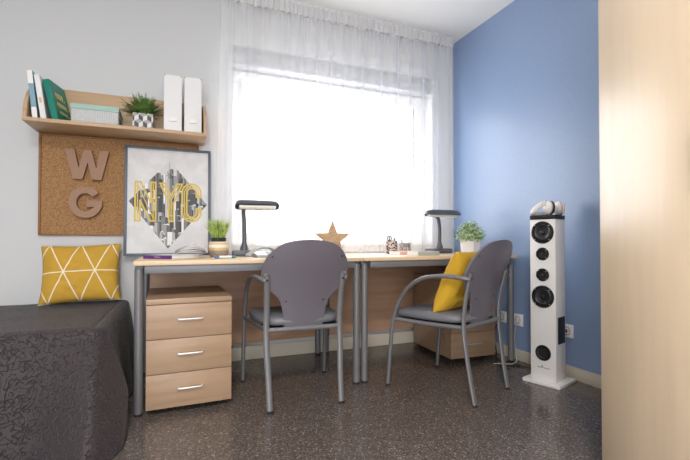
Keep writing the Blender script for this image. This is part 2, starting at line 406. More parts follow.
# ------------------------------------------------------------------ curtain
def curtain():
    t = thing('sheer_curtain', 'long white sheer voile curtain hanging across the whole window', 'curtain', (1.2, 2.86, 0))
    x0, x1 = .268, 2.122; nx = 900; W = x1-x0
    def fold(x, z):
        u = (x-x0)*1.0
        k = min(1, max(0, (2.44-z)/.5))
        a = .017 + .011*k
        ph = 1.3*noise.noise(Vector((u*2.2, .3, 3)))
        y = a*math.sin(u*2*PI*7.5 + 5*ph) + .002*math.sin(u*2*PI*19 + 3*ph + 1)*(1-.5*k) + .012*k*noise.noise(Vector((u*6, z*.5, 9)))
        y += .003*math.sin(u*2*PI*34 + 2*noise.noise(Vector((u*5, 0, 0))))*(1-k)**3
        return y
    rows = []
    nz = 44
    for i in range(nz+1):
        f = i/nz; z = 2.452 - f*(2.452-.7545)
        row = []
        for j in range(nx+1):
            x = x0 + W*j/nx
            sway = .012*noise.noise(Vector((x*2, z*.8, 5)))*f
            lf = max(0, 1-(x-x0)/.25)
            row.append((x + sway - lf*.035*f - .95*0 - 1.2, fold(x, z) , z))
        rows.append(row)
    B().grid(rows).obj('voile_panel', 'sheer', t, ang=180, weld=False)
    rows = []
    for i in range(9):
        z = 2.452 + i*(.082)/8
        row = []
        for j in range(1201):
            x = x0 + W*j/1200; u = x-x0
            g = .013*math.sin(u*2*PI*23 + 2*noise.noise(Vector((u*5, 0, 0)))) + .003*math.sin(u*2*PI*51)
            row.append((x-1.2, g*(1.15 if i in (0,8) else .85) - .004 , z))
        rows.append(row)
    B().grid(rows).obj('gathered_heading', 'heading', t, ang=180, weld=False)
curtain()
t = B().bx(.262, 2.130, 2.868, 2.888, ZC-.02, ZC-.0005, .003).obj('curtain_rail', 'pvc'); tag(t, 'slim pale ceiling track above the sheer curtain', 'curtain rail')

# ------------------------------------------------------------------ desks
def desk(name, x0, x1, yf, rz, dep, label, rail='rail'):
    t = thing(name, label, 'desk', ((x0+x1)/2, yf, 0), rz, 'desks side by side under the window')
    w = (x1-x0)/2; yb = dep
    b = B(); b.bx(-w, w, 0, yb, .717, .7395, .003); b.obj('desktop', 'beech_top', t)
    for sx in (-1, 1):
        xc = sx*(w-.0215)
        for yc in (.05, yb-.045):
            l = B().tube([(xc, yc, .012), (xc, yc, .70)], .0205, .0205, side=(1,0,0), n=24).obj('leg', 'metal', t)
            B().lathe([(0,0),(.019,0),(.019,.012),(0,.012)], (xc, yc, 0), 20).obj('foot', 'rubber', l)
        B().bx(xc-.019, xc+.019, .05, yb-.06, .672, .7165, .002).obj('side_rail', rail, t)
    B().bx(-w+.046, w-.046, .012, .037, .678, .7165, .002).obj('front_rail', rail, t)
    B().bx(-w+.046, w-.046, yb-.055, yb-.038, .135, .7165, .001).obj('modesty_panel', 'beech_dark', t)
    return t
desk('writing_desk', -.186, 1.003, 2.178, math.radians(1.0), .775, 'beech writing desk with grey round legs, between bed and blue-wall desk')
desk('writing_desk', 1.012, 2.175, 2.192, 0, .772, 'beech writing desk with grey round legs, next to the blue wall')

# ------------------------------------------------------------------ drawer pedestals
def pedestal(loc, rz, w, d, h, label):
    t = thing('drawer_pedestal', label, 'drawer unit', loc, rz, 'beech three-drawer pedestals')
    z0 = .03
    b = B(); b.bx(-w/2, w/2, .018, d, z0, h-.026, .001); b.obj('cabinet_body', 'beech_shaded', t)
    b = B(); b.bx(-w/2-.001, w/2+.001, -.001, d+.001, h-.025, h, .002); b.obj('top_panel', 'beech_shaded', t)
    n = 3; hh = (h-.027-z0)/n
    for k in range(n):
        za = z0+k*hh
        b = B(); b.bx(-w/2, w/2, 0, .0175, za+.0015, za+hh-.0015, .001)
        dr = b.obj('drawer', 'beech_shaded', t)
        zc = za+hh*.56
        hb = B().tube(spline([(-.055,.002,zc),(-.055,-.014,zc),(-.050,-.020,zc),(0,-.021,zc),(.050,-.020,zc),(.055,-.014,zc),(.055,.002,zc)], 5), .0042, n=10)
        hb.obj('handle', 'chrome', dr)
    for sx in (-1, 1):
        for yy in (.07, d-.06):
            B().lathe([(0,0),(.018,0),(.018,.02),(.01,.0295),(0,.0295)], (sx*(w/2-.05), yy, 0), 16).obj('caster', 'rubber', t)
    return t
pedestal((.066, 2.180, 0), math.radians(1.5), .394, .53, .555, 'beech three-drawer pedestal under the desk beside the bed')
pedestal((1.911, 2.337, 0), math.radians(-2.5), .364, .52, .578, 'beech three-drawer pedestal partly hidden behind the cushioned chair')

# ------------------------------------------------------------------ chairs
def chair(loc, rz, label):
    t = thing('armchair', label, 'chair', loc, rz, 'grey stacking armchairs at the desks')
    # shell profile: distance from top -> half width
    W = [(0,.012),(.004,.045),(.012,.082),(.025,.118),(.045,.152),(.07,.180),(.105,.205),(.145,.219),(.19,.224),(.225,.220),(.25,.206),(.275,.180),(.30,.150),(.325,.128),(.36,.115),(.41,.106),(.445,.100),(.453,.092)]
    def cen(s):
        # centre line: s distance from the top, returns (y,z)
        P = [(-.072,.840),(-.045,.745),(-.004,.640),(.035,.520),(.060,.388)]; q = spline([(0,a,b) for a, b in P], 10)
        f = s/.453*(len(q)-1); i = min(int(f), len(q)-2); return q[i].lerp(q[i+1], f-i)
    def sheet(off, sc, s0=0, s1=.453, k=.75):
        rows = []
        for (s, hw) in W:
            ss = s0 + (s1-s0)*s/.453; c = cen(ss); row = []
            for j in range(25):
                u = -1+2*j/24; x = hw*sc*u
                row.append((x, c.y + off + k*x*x, c.z))
            rows.append(row)
        return rows
    sh = B().grid(sheet(0, 1), sheet(.013, 1)).obj('backrest', 'shell', t, ang=50)
    B().grid(sheet(.0131, .965, .008, .40), sheet(.030, .90, .02, .385)).obj('back_pad', 'pad', sh, ang=60)
    for (x, s) in ((-.178,.10),(.178,.10),(-.098,.33),(.098,.33)):
        c = cen(s); bo = B(); bo.lathe([(0,.002),(.004,.002),(.005,0)], (x, c.y+.75*x*x-.0005, c.z), 10, Matrix.Rotation(PI/2, 4, 'X'))
        bo.obj('fixing_screw', 'black', sh)
    # seat cushion, rounded trapezoid
    def seat_ring(z, sc, dx=0):
        r = []
        for j in range(64):
            a = 2*PI*j/64; ca, sa = math.cos(a), math.sin(a); e = .42
            x = math.copysign(abs(ca)**e, ca); y = math.copysign(abs(sa)**e, sa)
            hw = .232 if y > 0 else .232-.028*(-y)
            r.append((x*hw*sc, .288 + y*.232*sc - .004*dx, z - (.012*max(0, y)**3)))
        return r
    b = B(); prof = [(.402,.88),(.406,.96),(.417,1.0),(.430,1.0),(.442,.975),(.449,.92),(.4535,.7),(.452,.4),(.451,.1)]
    rings = [[b.bm.verts.new(p) for p in seat_ring(z, s)] for z, s in prof]
    for A, Q in zip(rings, rings[1:]):
        for j in range(64): b.bm.faces.new([A[j], A[(j+1) % 64], Q[(j+1) % 64], Q[j]])
    b.bm.faces.new(rings[0][::-1]); b.bm.faces.new(rings[-1])
    st = b.obj('seat', 'seatcov', t, ang=60)
    b = B(); b.box((0, .275, .388), (.38, .36, .012), .004); b.obj('seat_pan', 'black', st)
    # frame
    for sx in (-1, 1):
        x = sx*.193
        pts = spline([(sx*.184,0,.008),(sx*.187,.026,.15),(x,.047,.30),(x,.056,.40),(x,.046,.52),(x*1.02,.015,.655),(x*1.02,.011,.668)], 6)
        lg = B().tube(pts, .0155, .010, side=(1,0,0), n=14).obj('leg', 'metal', t)
        B().tube([(sx*.184,-.001,0),(sx*.184,.001,.012)], .0158, .0105, side=(1,0,0), n=14).obj('foot', 'rubber', lg)
        B().lathe([(0,.004),(.006,.004),(.007,0)], (x*1.02, .010, .642), 12, Matrix.Rotation(PI/2, 4, 'X')).obj('bolt', 'black', lg)
        pts = spline([(sx*.252,.51,.008),(sx*.251,.493,.2),(sx*.250,.478,.34),(sx*.250,.460,.42),(sx*.249,.425,.500),(sx*.248,.360,.580),(sx*.246,.270,.632),(sx*.240,.165,.650),(sx*.231,.08,.650),(sx*.216,.026,.643),(sx*.203,.016,.640)], 8)
        lg = B().tube(pts, .0115, .0115, side=(1,0,0), n=14).obj('leg_and_armrest', 'metal', t)
        B().tube([(sx*.252,.51,0),(sx*.252,.51,.012)], .012, .012, side=(1,0,0), n=14).obj('foot', 'rubber', lg)
        B().tube([(sx*.193,.062,.388),(sx*.21,.25,.384),(sx*.249,.466,.390)], .009, .012, side=(1,0,0), n=12).obj('seat_rail', 'metal', t)
    B().tube([(-.193,.056,.388),(.193,.056,.388)], .0125, .008, side=(0,0,1), n=14).obj('back_crossbar', 'metal', t)
    B().tube([(-.252,.463,.388),(.252,.463,.388)], .011, .008, side=(0,0,1), n=14).obj('front_crossbar', 'metal', t)
    return t
ch = chair((.607, 2.000, 0), math.radians(-1.5), 'empty grey plastic-backed armchair seen from behind, pulled up to the desk')
ang2 = math.radians(22)
dup(ch, (1.561, 1.762, 0), ang2, 'grey armchair turned sideways with a plain yellow cushion on its seat')

# ------------------------------------------------------------------ cushions
def cushion_mesh(name, w, h, T, mtl, n=36, parent=None, lines=False):
    def surf(sg):
        rows = []
        for i in range(n+1):
            v = -1+2*i/n; row = []
            for j in range(n+1):
                u = -1+2*j/n
                px = 1-.075*(1-abs(v)**2)**1.0 * abs(u)**3; pz = 1-.065*(1-abs(u)**2) * abs(v)**3
                th = max(0, (1-abs(u)**2.6)*(1-abs(v)**2.6))**.5
                wr = 1+.07*noise.noise(Vector((u*2.3, v*2.3, sg*3)))
                ed = .010*noise.noise(Vector((u*5, v*5, 2)))*th
                row.append((u*w/2*px, sg*(T/2*th*wr+.003) + ed, v*h/2*pz))
            rows.append(row)
        return rows
    bb = B(); bb.grid(surf(-1), surf(1)); o = bb.obj(name, mtl, parent, ang=80)
    return o
o = cushion_mesh('cushion', .412, .350, .13, 'mustard')
o.location = (-.516, 2.845, .475+.170); o.rotation_euler = (math.radians(-16), math.radians(-2), 0)
tag(o, 'mustard cushion with white triangle lines on the dark bed', 'cushion')
# plain yellow cushion standing on chair 2, leaning to its backrest
o = cushion_mesh('cushion', .365, .365, .13, 'mustard_plain')
ca, sa = math.cos(ang2), math.sin(ang2)
lx, ly = -.02, .166
o.location = (1.561+lx*ca-ly*sa, 1.762+lx*sa+ly*ca, .455+.158)
o.rotation_euler = (math.radians(24), math.radians(0), ang2+math.radians(2))
tag(o, 'plain yellow cushion propped upright on the chair seat', 'cushion')

# ------------------------------------------------------------------ bed
t = thing('bed', 'low single bed along the wall, under the brown quilted bedspread', 'bed', (-1.27, 2.5, 0))
B().bx(-.95, .95, -.42, .42, .10, .26, .01).obj('bed_base', 'beech_x', t)
B().bx(-.955, .955, -.43, .43, .262, .445, .04).obj('mattress', 'whitecard', t)
for sx in (-1, 1):
    for sy in (-1, 1): B().bx(sx*.88-.03, sx*.88+.03, sy*.36-.03, sy*.36+.03, 0, .099, .004).obj('leg', 'rubber', t)
def bedspread():
    ztop = .462; xr, yf, yb, xl = -.275, 2.022, 2.962, -2.26
    path = []; R = .05
    # from wall/right end along the foot end to the front, then along the front to the left
    for k in range(40): path.append((xr, yb - (yb-yf-R)*k/40, (1,0)))
    for k in range(25):
        a = PI/2*k/24; path.append((xr-R+R*math.cos(a), yf+R-R*math.sin(a), (math.cos(a), -math.sin(a))))
    for k in range(1, 130): path.append((xr-R-(xr-R-xl)*k/129, yf, (0,-1)))
    n = len(path); rows = []
    prof = []
    for k in range(7):
        a = PI/2*k/6; prof.append((-.03+.03*math.sin(a), ztop-.03+.03*math.cos(a)))
    for k in range(1, 37): prof.append((0, ztop-.03-(ztop-.03-.004)*k/36))
    rows = []
    for pi_, (d, z) in enumerate(prof):
        row = []
        f = max(0, (ztop-.03-z)/(ztop-.03))
        for i, (x, y, nn) in enumerate(path):
            cor = math.exp(-((i-54)/9.0)**2)
            fl = f**.8
            if nn[1] == 0: s = (.050*fl + .012*f*math.sin(i*.42+.8))
            else: s = (.135*fl + .018*f*math.sin((i-50)*.16+1.2) + .010*f*math.sin((i-50)*.37))
            fold = cor*.05*fl + .022*f*math.exp(-((i-64)/4.0)**2) - .03*f*math.exp(-((i-72)/5.0)**2)
            s = s*(1-cor*.6) + fold
            ox, oy = nn
            if nn[1] == 0: ox, oy = 1, 0
            big = .19*fl*math.exp(-((i-60)/11.0)**2)
            xx = x + ox*(d+s); yy = y + oy*(d+s) - big
            xx = min(xx, -.192)
            w_ = .003*noise.noise(Vector((x*9, y*9, z*9)))
            row.append((xx, yy + w_, z))
        rows.append(row)
    b = B(); b.grid(rows)
    # top sheet
    top = []
    ny = 24; nx2 = 70
    for i in range(ny+1):
        r = []
        for j in range(nx2+1):
            x = xr-.03-.02 + (xl-xr+.05)*j/nx2; y = yf+.03 + (yb-yf-.03)*i/ny
            r.append((x+ (.0), y, ztop + .004*noise.noise(Vector((x*5, y*5, 0)))*min(1, i/3, (j)/3)))
        top.append(r)
    # stitch corner with a fan: outline ring to first top row via a flat skirt
    b.grid(top)
    ring = [rows[0][i] for i in range(n)]
    inner = []
    for (x, y, z) in ring: inner.append((min(x, xr-.05+0), max(y, yf+.03), ztop))
    b.grid([ring, inner])
    # turned hem gives the cloth thickness
    o = b.obj('bedspread', 'quilt', ang=180)
    sd = o.modifiers.new('thick', 'SOLIDIFY'); sd.thickness = .006; sd.offset = -1
    tag(o, 'dark brown quilted bedspread draped over the bed to the floor', 'bedspread')
bedspread()

# ------------------------------------------------------------------ shelf
t = thing('wall_shelf', 'beech wall shelf with raised back and rounded ends above the cork board', 'shelf', (-.305, 2.98, 1.482))
x0, x1 = -.467, .476
b = B(); b.bx(x0, x1, -.28, 0, 0, .022, .004); b.obj('shelf_board', 'beech_x', t)
b = B(); b.bx(x0+.018, x1-.018, -.018, 0, .0225, .272, .002); b.obj('back_panel', 'beech_x', t)
arc = [(0, .0225)] + [(-.268*math.cos(a), .0225+.235*math.sin(a)**.9) for a in [PI/2*k/14 for k in range(15)]] 
arc = [(0,.0225),(0,.2575)] + [(-.268*math.sin(a), .0225+.235*math.cos(a)) for a in [PI/2*k/14 for k in range(1, 15)]]
for xx in (x0, x1-.0175):
    B().prism(arc, (xx,0,0), (0,1,0), (0,0,1), (1,0,0), .0175).obj('end_panel', 'beech_x', t)
ZS = 1.5042
# books (leaning)
def book(name, x, y, z, w, d, h, tilt, cover, label, group, spine=None, pages='paper', yaw=0):
    """upright book: thickness w (x), depth d (y), height h; leaning to -x by tilt about its lower edge"""
    t = thing(name, label, 'book', (x, y, z), group=group, rot=(0, -tilt, yaw))
    cv = B(); c = .0015
    cv.bx(-w, -w+c, 0, d, 0, h); cv.bx(-c, 0, 0, d, 0, h)
    cv.obj('cover', cover, t, smooth=False, weld=False)
    B().bx(-w, 0, -c, -.0001, 0, h).obj('spine', spine or cover, t, smooth=False)
    B().bx(-w+c+.0002, -c-.0002, .0003, d-.003, .003, h-.003).obj('pages', pages, t, smooth=False)
    return t
g = 'books leaning on the shelf'
bk = book('book', -.7135, 2.755, ZS, .024, .19, .272, math.radians(6), 'bluebook', 'thin pale book with blue and white spine, outermost at the shelf end', g, 'bluebook')
B().bx(-.024, 0, -.0022, -.00155, .0, .07).obj('spine_band', 'white', bk, smooth=False); B().bx(-.024, 0, -.0022, -.00155, .2, .272).obj('spine_band', 'white', bk, smooth=False)
bk = book('book', -.674, 2.76, ZS, .026, .19, .256, math.radians(8), 'whitecard', 'white book squeezed between the blue-white book and the green book', g)
B().bx(-.02, -.008, -.0022, -.00155, .1, .13).obj('spine_mark', 'edge', bk, smooth=False)
bk = book('book', -.616, 2.765, ZS, .032, .185, .248, math.radians(13), 'green', 'green book with gold script on its cover', g, yaw=-.2)
def scribble(name, parent, loops, w, h, mtl, org, ax, r):
    """illegible cursive line: loops along ax, in the plane of ax and z"""
    pts = []; R = random.Random(5); n = loops*12
    for k in range(n+1):
        u = k/n; a = 2*PI*k/12; hh_ = h*(.55+.45*R.random() if k % 12 == 3 else .75)
        pts.append(Vector(org) + Vector(ax)*(w*(u-.5) + .32*w/loops*math.cos(a)*1.6) + Vector((0,0,hh_*.5*math.sin(a))) )
    B().tube(pts, r, n=5).obj(name, mtl, parent)
for (zz, yy, n_, w_, h_) in ((.168, .086, 4, .10, .042), (.115, .096, 5, .12, .034), (.070, .100, 4, .10, .022)):
    scribble('cover_script', bk, n_, w_, h_, 'gold', (.0008, yy, zz), (0, .96, 0), .0016)
# box
t = thing('storage_box', 'grey patterned paper box with a mint lid on the shelf', 'box', (-.444, 2.868, ZS))
B().bx(-.120, .120, -.085, .085, 0, .092, .001).obj('box_body', 'boxpaper', t)
B().bx(-.1235, .1235, -.0885, .0885, .0925, .122, .001).obj('lid', 'mint', t)
b = B(); b.bx(.1201, .1225, -.03, .03, .03, .07, .0004); b.obj('label_holder', 'black', t)
# cube pattern pot and fern
t = thing('fern_pot', 'square pot with grey cube pattern holding a green fern on the shelf', 'potted plant', (-.192, 2.836, ZS))
def cube_pattern(b, o, ax, an, w, h):
    cell = .047; r = [(-w/2,0),(w/2,0),(w/2,h),(-w/2,h)]
    s_ = cell/math.sqrt(3)
    o, ax, an = Vector(o), Vector(ax), Vector(an)
    for row in range(-1, 6):
        for k in range(-4, 5):
            cx = k*cell + (cell/2 if row % 2 else 0); cy = row*1.5*s_
            P = lambda a: (cx+s_*math.cos(math.radians(a)), cy+s_*math.sin(math.radians(a)))
            for q, (rh) in enumerate(([(cx,cy),P(30),P(90),P(150)], [(cx,cy),P(150),P(210),P(270)], [(cx,cy),P(270),P(330),P(30)])):
                c = clip(rh, r)
                if c: b.mi = q; b.face([o+ax*x+Vector((0,0,1))*y+an*.0006 for x, y in c])
b = B(); hw = .056; H = .104
b.mi = 3
b.bx(-hw, -hw+.004, -hw, hw, 0, H); b.bx(hw-.004, hw, -hw, hw, 0, H); b.bx(-hw+.004, hw-.004, -hw, -hw+.004, 0, H); b.bx(-hw+.004, hw-.004, hw-.004, hw, 0, H); b.bx(-hw+.004, hw-.004, -hw+.004, hw-.004, 0, H-.015)
cube_pattern(b, (0,-hw,0), (1,0,0), (0,-1,0), 2*hw, H); cube_pattern(b, (hw,0,0), (0,1,0), (1,0,0), 2*hw, H); cube_pattern(b, (-hw,0,0), (0,-1,0), (-1,0,0), 2*hw, H); cube_pattern(b, (0,hw,0), (-1,0,0), (0,1,0), 2*hw, H)
M['tone_mid'] = mat('warm_grey_glaze', (164,158,150), .5); M['tone_dark'] = mat('slate_glaze', (66,68,78), .5); M['tone_light'] = mat('pale_glaze', (214,214,216), .5)
b.obj('pot', ['tone_mid', 'tone_dark', 'tone_light', 'tone_light'], t, smooth=False)
def leafy(bm_, base_p, direc, L, w, droop, pin=True, R=rnd):
    """a frond: stem ribbon with pinnae"""
    d = Vector(direc).normalized(); p = Vector(base_p); n = 9; prev = p; side = d.cross(Vector((0,0,1)))
    if side.length < .01: side = Vector((1,0,0))
    side.normalize()
    pts = []
    for i in range(n+1):
        f = i/n; pts.append(p.copy()); d = (d + Vector((0,0,-droop*f/n*2.2))).normalized(); p = p + d*L/n
    for i in range(n):
        a, c = pts[i], pts[i+1]; ww = .0012
        bm_.face([a-side*ww, a+side*ww, c+side*ww, c-side*ww])
        if pin and i > 1:
            l = w*(1-abs(i/n-.5)*1.2)
            for sg in (-1, 1):
                q = c + side*sg*l + (c-a)*1.1 + Vector((0,0,R.uniform(-.3,.1)*l)); nrm = (c-a)*.42
                bm_.face([a, a+(q-a)*.5+nrm, q, a+(q-a)*.5-nrm])
b = B()
for k in range(210):
    a = rnd.uniform(0, 2*PI); e = rnd.uniform(.1, 1.4)
    leafy(b, (math.cos(a)*.02, math.sin(a)*.02, H-.01), (math.cos(a)*math.cos(e)-.12, math.sin(a)*math.cos(e)*.6-.05, math.sin(e)+.25), rnd.uniform(.07, .138), .012, rnd.uniform(.1, 1.2))
b.obj('fern_leaves', 'leaf', t, smooth=False, weld=False)
# magazine files
t = thing('magazine_file', 'white card magazine file on the shelf, beside the fern pot', 'file', (-.0245, 2.75, ZS), group='white magazine files on the shelf')
w2, D_, HF = .051, .205, .350
b = B(); c = .002
b.bx(-w2, w2, 0, c, 0, HF, .0006)
prof = [(0,0),(D_,0),(D_,.16),(.12,HF*.985),(0,HF)]
b.prism(prof, (-w2,0,0), (0,1,0), (0,0,1), (1,0,0), c); b.prism(prof, (w2-c,0,0), (0,1,0), (0,0,1), (1,0,0), c)
b.bx(-w2, w2, D_-c, D_, 0, .16); b.bx(-w2, w2, 0, D_, 0, c)
b.obj('file_box', 'whitecard', t, smooth=False, weld=False)
B().bx(-w2+.006, w2-.006, .006, D_*.9, .004, .20).obj('papers', 'paper', t, smooth=False)
M['brass'] = mat('pale_brass', (176,176,158), .35, .8)
for sx in (-1, 1):
    B().prism([(0,0),(-sx*.014,0),(0,-.014)], (sx*(w2+.0005), -.001, HF+.0005), (1,0,0), (0,0,1), (0,1,0), .006).obj('metal_corner', 'brass', t, smooth=False)
lh = B(); lh.bx(-.024, .024, -.003, -.0002, .062, .094, .001); lh = lh.obj('label_holder', 'chrome', t)
B().bx(-.020, .020, -.0036, -.0031, .073, .090).obj('label_card', 'paper', lh, smooth=False)
B().tube([(-.022,-.004,.066),(.022,-.004,.066)], .0035, n=8).obj('pull', 'chrome', lh)
dup(t, (.0915, 2.75, ZS), 0, 'white card magazine file at the curtain end of the shelf', 'white magazine files on the shelf')

# ------------------------------------------------------------------ cork board, letters
t = thing('cork_board', 'framed brown cork board on the wall below the shelf', 'cork board', (-.31, 2.98, .868))
B().bx(-.44, .435, -.010, 0, .010, .600).obj('cork_sheet', 'cork', t, smooth=False)
b = B(); b.bx(-.452, -.4402, -.02, 0, 0, .612, .002); b.bx(.4352, .447, -.02, 0, 0, .612, .002); b.bx(-.44, .435, -.02, 0, .6002, .612, .002); b.bx(-.44, .435, -.02, 0, 0, .0098, .002)
b.obj('board_frame', 'corkrim', t)
def ribbon_poly_G(R0=1):
    pts = []; cx, cz, ro_x, ro_z, ri = 0, 0, .088, .095, .046
    out = [(ro_x*math.cos(a), ro_z*math.sin(a)) for a in [math.radians(38+ (360-38-12)*k/40) for k in range(41)]]
    inn = [(.048*math.cos(a), .055*math.sin(a)) for a in [math.radians(38+(360-38-40)*k/36) for k in range(37)]]
    # bar of the G
    tail = [(.088, .012), (.006, .012), (.006, -.028), (.045, -.028)]
    return out[:-1] + [(.088, -.018)] + tail[0:3] + [(.046,-.028)] + inn[::-1]
Wp = [(-.116,.09),(-.068,.09),(-.046,-.022),(-.018,.09),(.020,.09),(.048,-.022),(.068,.09),(.116,.09),(.076,-.09),(.026,-.09),(.001,.012),(-.025,-.09),(-.075,-.09)]
o = B().prism(Wp, (-.507, 2.9695, 1.300), (1,0,0), (0,0,1), (0,-1,0), .038).obj('letter_w', 'card', smooth=False)
tag(o, 'brown card letter W standing out from the cork board', 'letter')
o = B().prism(ribbon_poly_G(), (-.515, 2.9695, 1.070), (1,0,0), (0,0,1), (0,-1,0), .038).obj('letter_g', 'card', smooth=False)
tag(o, 'brown card letter G standing out from the cork board', 'letter')

# ------------------------------------------------------------------ poster
def poster():
    PW, PH = .515, .70
    t = thing('framed_poster', 'slate-framed NYC city poster leaning on the wall behind the desk', 'poster', (-.047, 2.895, .7405), rot=(math.radians(-2.6), 0, 0))
    b = B(); f = .016; x = PW/2
    b.bx(-x, -x+f, 0, .02, 0, PH, .001); b.bx(x-f, x, 0, .02, 0, PH, .001); b.bx(-x+f, x-f, 0, .02, PH-f, PH, .001); b.bx(-x+f, x-f, 0, .02, 0, f, .001)
    b.obj('poster_frame', 'posterframe', t)
    pa = B().bx(-x+f+.0002, x-f-.0002, .008, .018, f+.0002, PH-f-.0002).obj('poster_sheet', 'posterpaper', t, smooth=False)
    dia = [(.235, .335), (.004, .62), (-.232, .345), (-.004, .045)]
    R = random.Random(3); b = B()
    def put(poly, g, y):
        c = clip(poly, dia)
        if c: b.mi = g; b.face([(px, y, pz) for px, pz in c])
    y = .0078
    put([(-.3,0),(.3,0),(.3,.7),(-.3,.7)], 4, y)
    put([(-.3,.52),(.3,.52),(.3,.7),(-.3,.7)], 6, y-.00001)
    for layer in range(22):
        zt = .575 - layer*.026; y -= .00004
        xx = -.25 + R.uniform(0, .02)
        while xx < .25:
            w = R.uniform(.012, .032)*(1+layer*.03); h = zt + R.uniform(-.05, .035); 
            g = R.choice([0,1,1,2,2,3,4,5,6,7]) if layer > 2 else R.choice([3,4,4,5,5,6])
            put([(xx,0),(xx+w*.62,0),(xx+w*.62,h),(xx,h)], g, y); 
            put([(xx+w*.62,0),(xx+w,0),(xx+w,h-.006),(xx+w*.62,h)], max(0, g-2), y)
            if R.random() < .5: put([(xx,h),(xx+w*.62,h),(xx+w,h-.006),(xx+w*.8,h+.008)], min(7, g+3), y-.00001)
            xx += w*R.uniform(1.2, 2.6)
    # tall stepped tower
    y -= .00004
    for (w, h0, h1, g) in ((.034,.30,.50,4),(.024,.50,.535,3),(.014,.535,.56,4),(.003,.56,.605,3)):
        put([(.004-w/2,h0),(.004,h0),(.004,h1),(.004-w/2,h1)], g+1, y); put([(.004,h0),(.004+w/2,h0),(.004+w/2,h1),(.004,h1)], g-1, y)
    b.obj('skyline_print', GREY, pa, smooth=False, weld=False)
    # NYC double-line letters
    def loop(bb, pts, w, yy, closed=True):
        P = [Vector((p[0], p[1])) for p in pts]; n = len(P)
        for i in range(n if closed else n-1):
            a, c = P[i], P[(i+1) % n]; d = (c-a).normalized(); q = Vector((-d.y, d.x))*w/2; e = d*w/2
            bb.face([(v_.x, yy - .000004*i, v_.y) for v_ in (a-q-e, c-q+e, c+q+e, a+q-e)])
    b = B(); z0, z1 = .222, .470; sw = .028
    # N
    xa, xb = -.196, -.078
    N = [(xa,z0),(xa,z1),(xa+.030,z1),(xb-sw,z0+.12),(xb-sw,z1),(xb,z1),(xb,z0),(xb-.030,z0),(xa+sw,z1-.12),(xa+sw,z0)]
    xc, xd = -.052, .080; xm = (xc+xd)/2
    Y = [(xm-sw/2,z0),(xm-sw/2,z0+.115),(xc,z1-.004),(xc+.031,z1-.004),(xm,z0+.165),(xd-.031,z1-.004),(xd,z1-.004),(xm+sw/2,z0+.115),(xm+sw/2,z0)]
    xe, xf = .080, .196; xk = (xe+xf)/2; ro = (xf-xe)/2; ri = ro-sw
    Cc = [(xf, z1-.085)] + [(xk+ro*math.cos(a), z1-ro+ro*math.sin(a)) for a in [PI*k/12 for k in range(13)]] + [(xk+ro*math.cos(a), z0+ro+ro*math.sin(a)) for a in [PI+PI*k/12 for k in range(13)]] + [(xf, z0+.085), (xf-sw, z0+.085)] \
        + [(xk+ri*math.cos(a), z0+ro+ri*math.sin(a)) for a in [2*PI-PI*k/10 for k in range(11)]] + [(xk+ri*math.cos(a), z1-ro+ri*math.sin(a)) for a in [PI-PI*k/10 for k in range(11)]] + [(xf-sw, z1-.085)]
    yb_ = .0070
    for L in (N, Y, Cc): loop(b, L, .0105, yb_); yb_ -= .0003
    # inner hairlines
    for L in ([(xa+sw/2,z0+.01),(xa+sw/2,z1-.01)], [(xa+sw/2,z1-.02),(xb-sw/2,z0+.02)], [(xb-sw/2,z0+.01),(xb-sw/2,z1-.01)], [(xm,z0+.01),(xm,z0+.14),(xc+.018,z1-.014)], [(xm,z0+.14),(xd-.018,z1-.014)]):
        loop(b, L, .0065, yb_, False); yb_ -= .0001
    mid_r = (ro+ri)/2
    loop(b, [(xf-sw/2,z1-.08)] + [(xk+mid_r*math.cos(a), z1-ro+mid_r*math.sin(a)) for a in [PI*k/10 for k in range(11)]] + [(xk+mid_r*math.cos(a), z0+ro+mid_r*math.sin(a)) for a in [PI+PI*k/10 for k in range(11)]] + [(xf-sw/2,z0+.08)], .0065, yb_, False)
    b.obj('yellow_lettering', 'yellowprint', pa, smooth=False, weld=False)
poster()

# ------------------------------------------------------------------ lamps
ZD = .7400
def lamp(loc, rz, label, s_stem, head_w, tilt, hoff):
    t = thing('desk_lamp', label, 'lamp', loc, rz, 'dark grey desk lamps on the desks')
    b = B(); b.box((-.018, 0, .018), (.170, .125, .036), .005); b.obj('base', 'lamp', t)
    B().lathe([(.028,.034),(.026,.05),(.017,.075),(.015,.085),(0,.085)], s_stem[0][:2]+(0,), 20).obj('collar', 'lamp', t)
    B().tube(spline(s_stem, 8), .0135, n=14).obj('stem', 'lamp', t)
    e = Vector(s_stem[-1]); R = Matrix.Rotation(tilt, 4, 'X')
    # head: long capsule hood, open below
    hw = head_w/2
    def sec(u, k, inset=0):
        # u -1..1 along x
        en = (1-abs(u)**7)**.5 if abs(u) < 1 else 0
        r = []
        for j in range(13):
            a = PI*j/12
            r.append(Vector((u*hw, math.cos(a)*(.042-inset)*(.35+.65*en), (math.sin(a))*(.045-inset)*(.25+.75*en))))
        return r
    us = [-1,-.985,-.95,-.9,-.8,-.5,0,.5,.8,.9,.95,.985,1]
    b = B(); hx = e + Vector((hoff, -.02, .004))
    b.grid([[hx + R @ p for p in sec(u, 0)] for u in us], [[hx + R @ p for p in sec(u, 0, .004)] for u in us])
    hd = b.obj('lamp_head', 'lamp', t, ang=60)
    c0, c1 = hx + R @ Vector((-hw*.82, 0, -.002)), hx + R @ Vector((hw*.82, 0, -.002))
    b = B(); b.tube([c0, c1], .021, .010, side=tuple(R @ Vector((0,1,0))), n=16); b.obj('tube_cover', 'tube', hd)
    return t
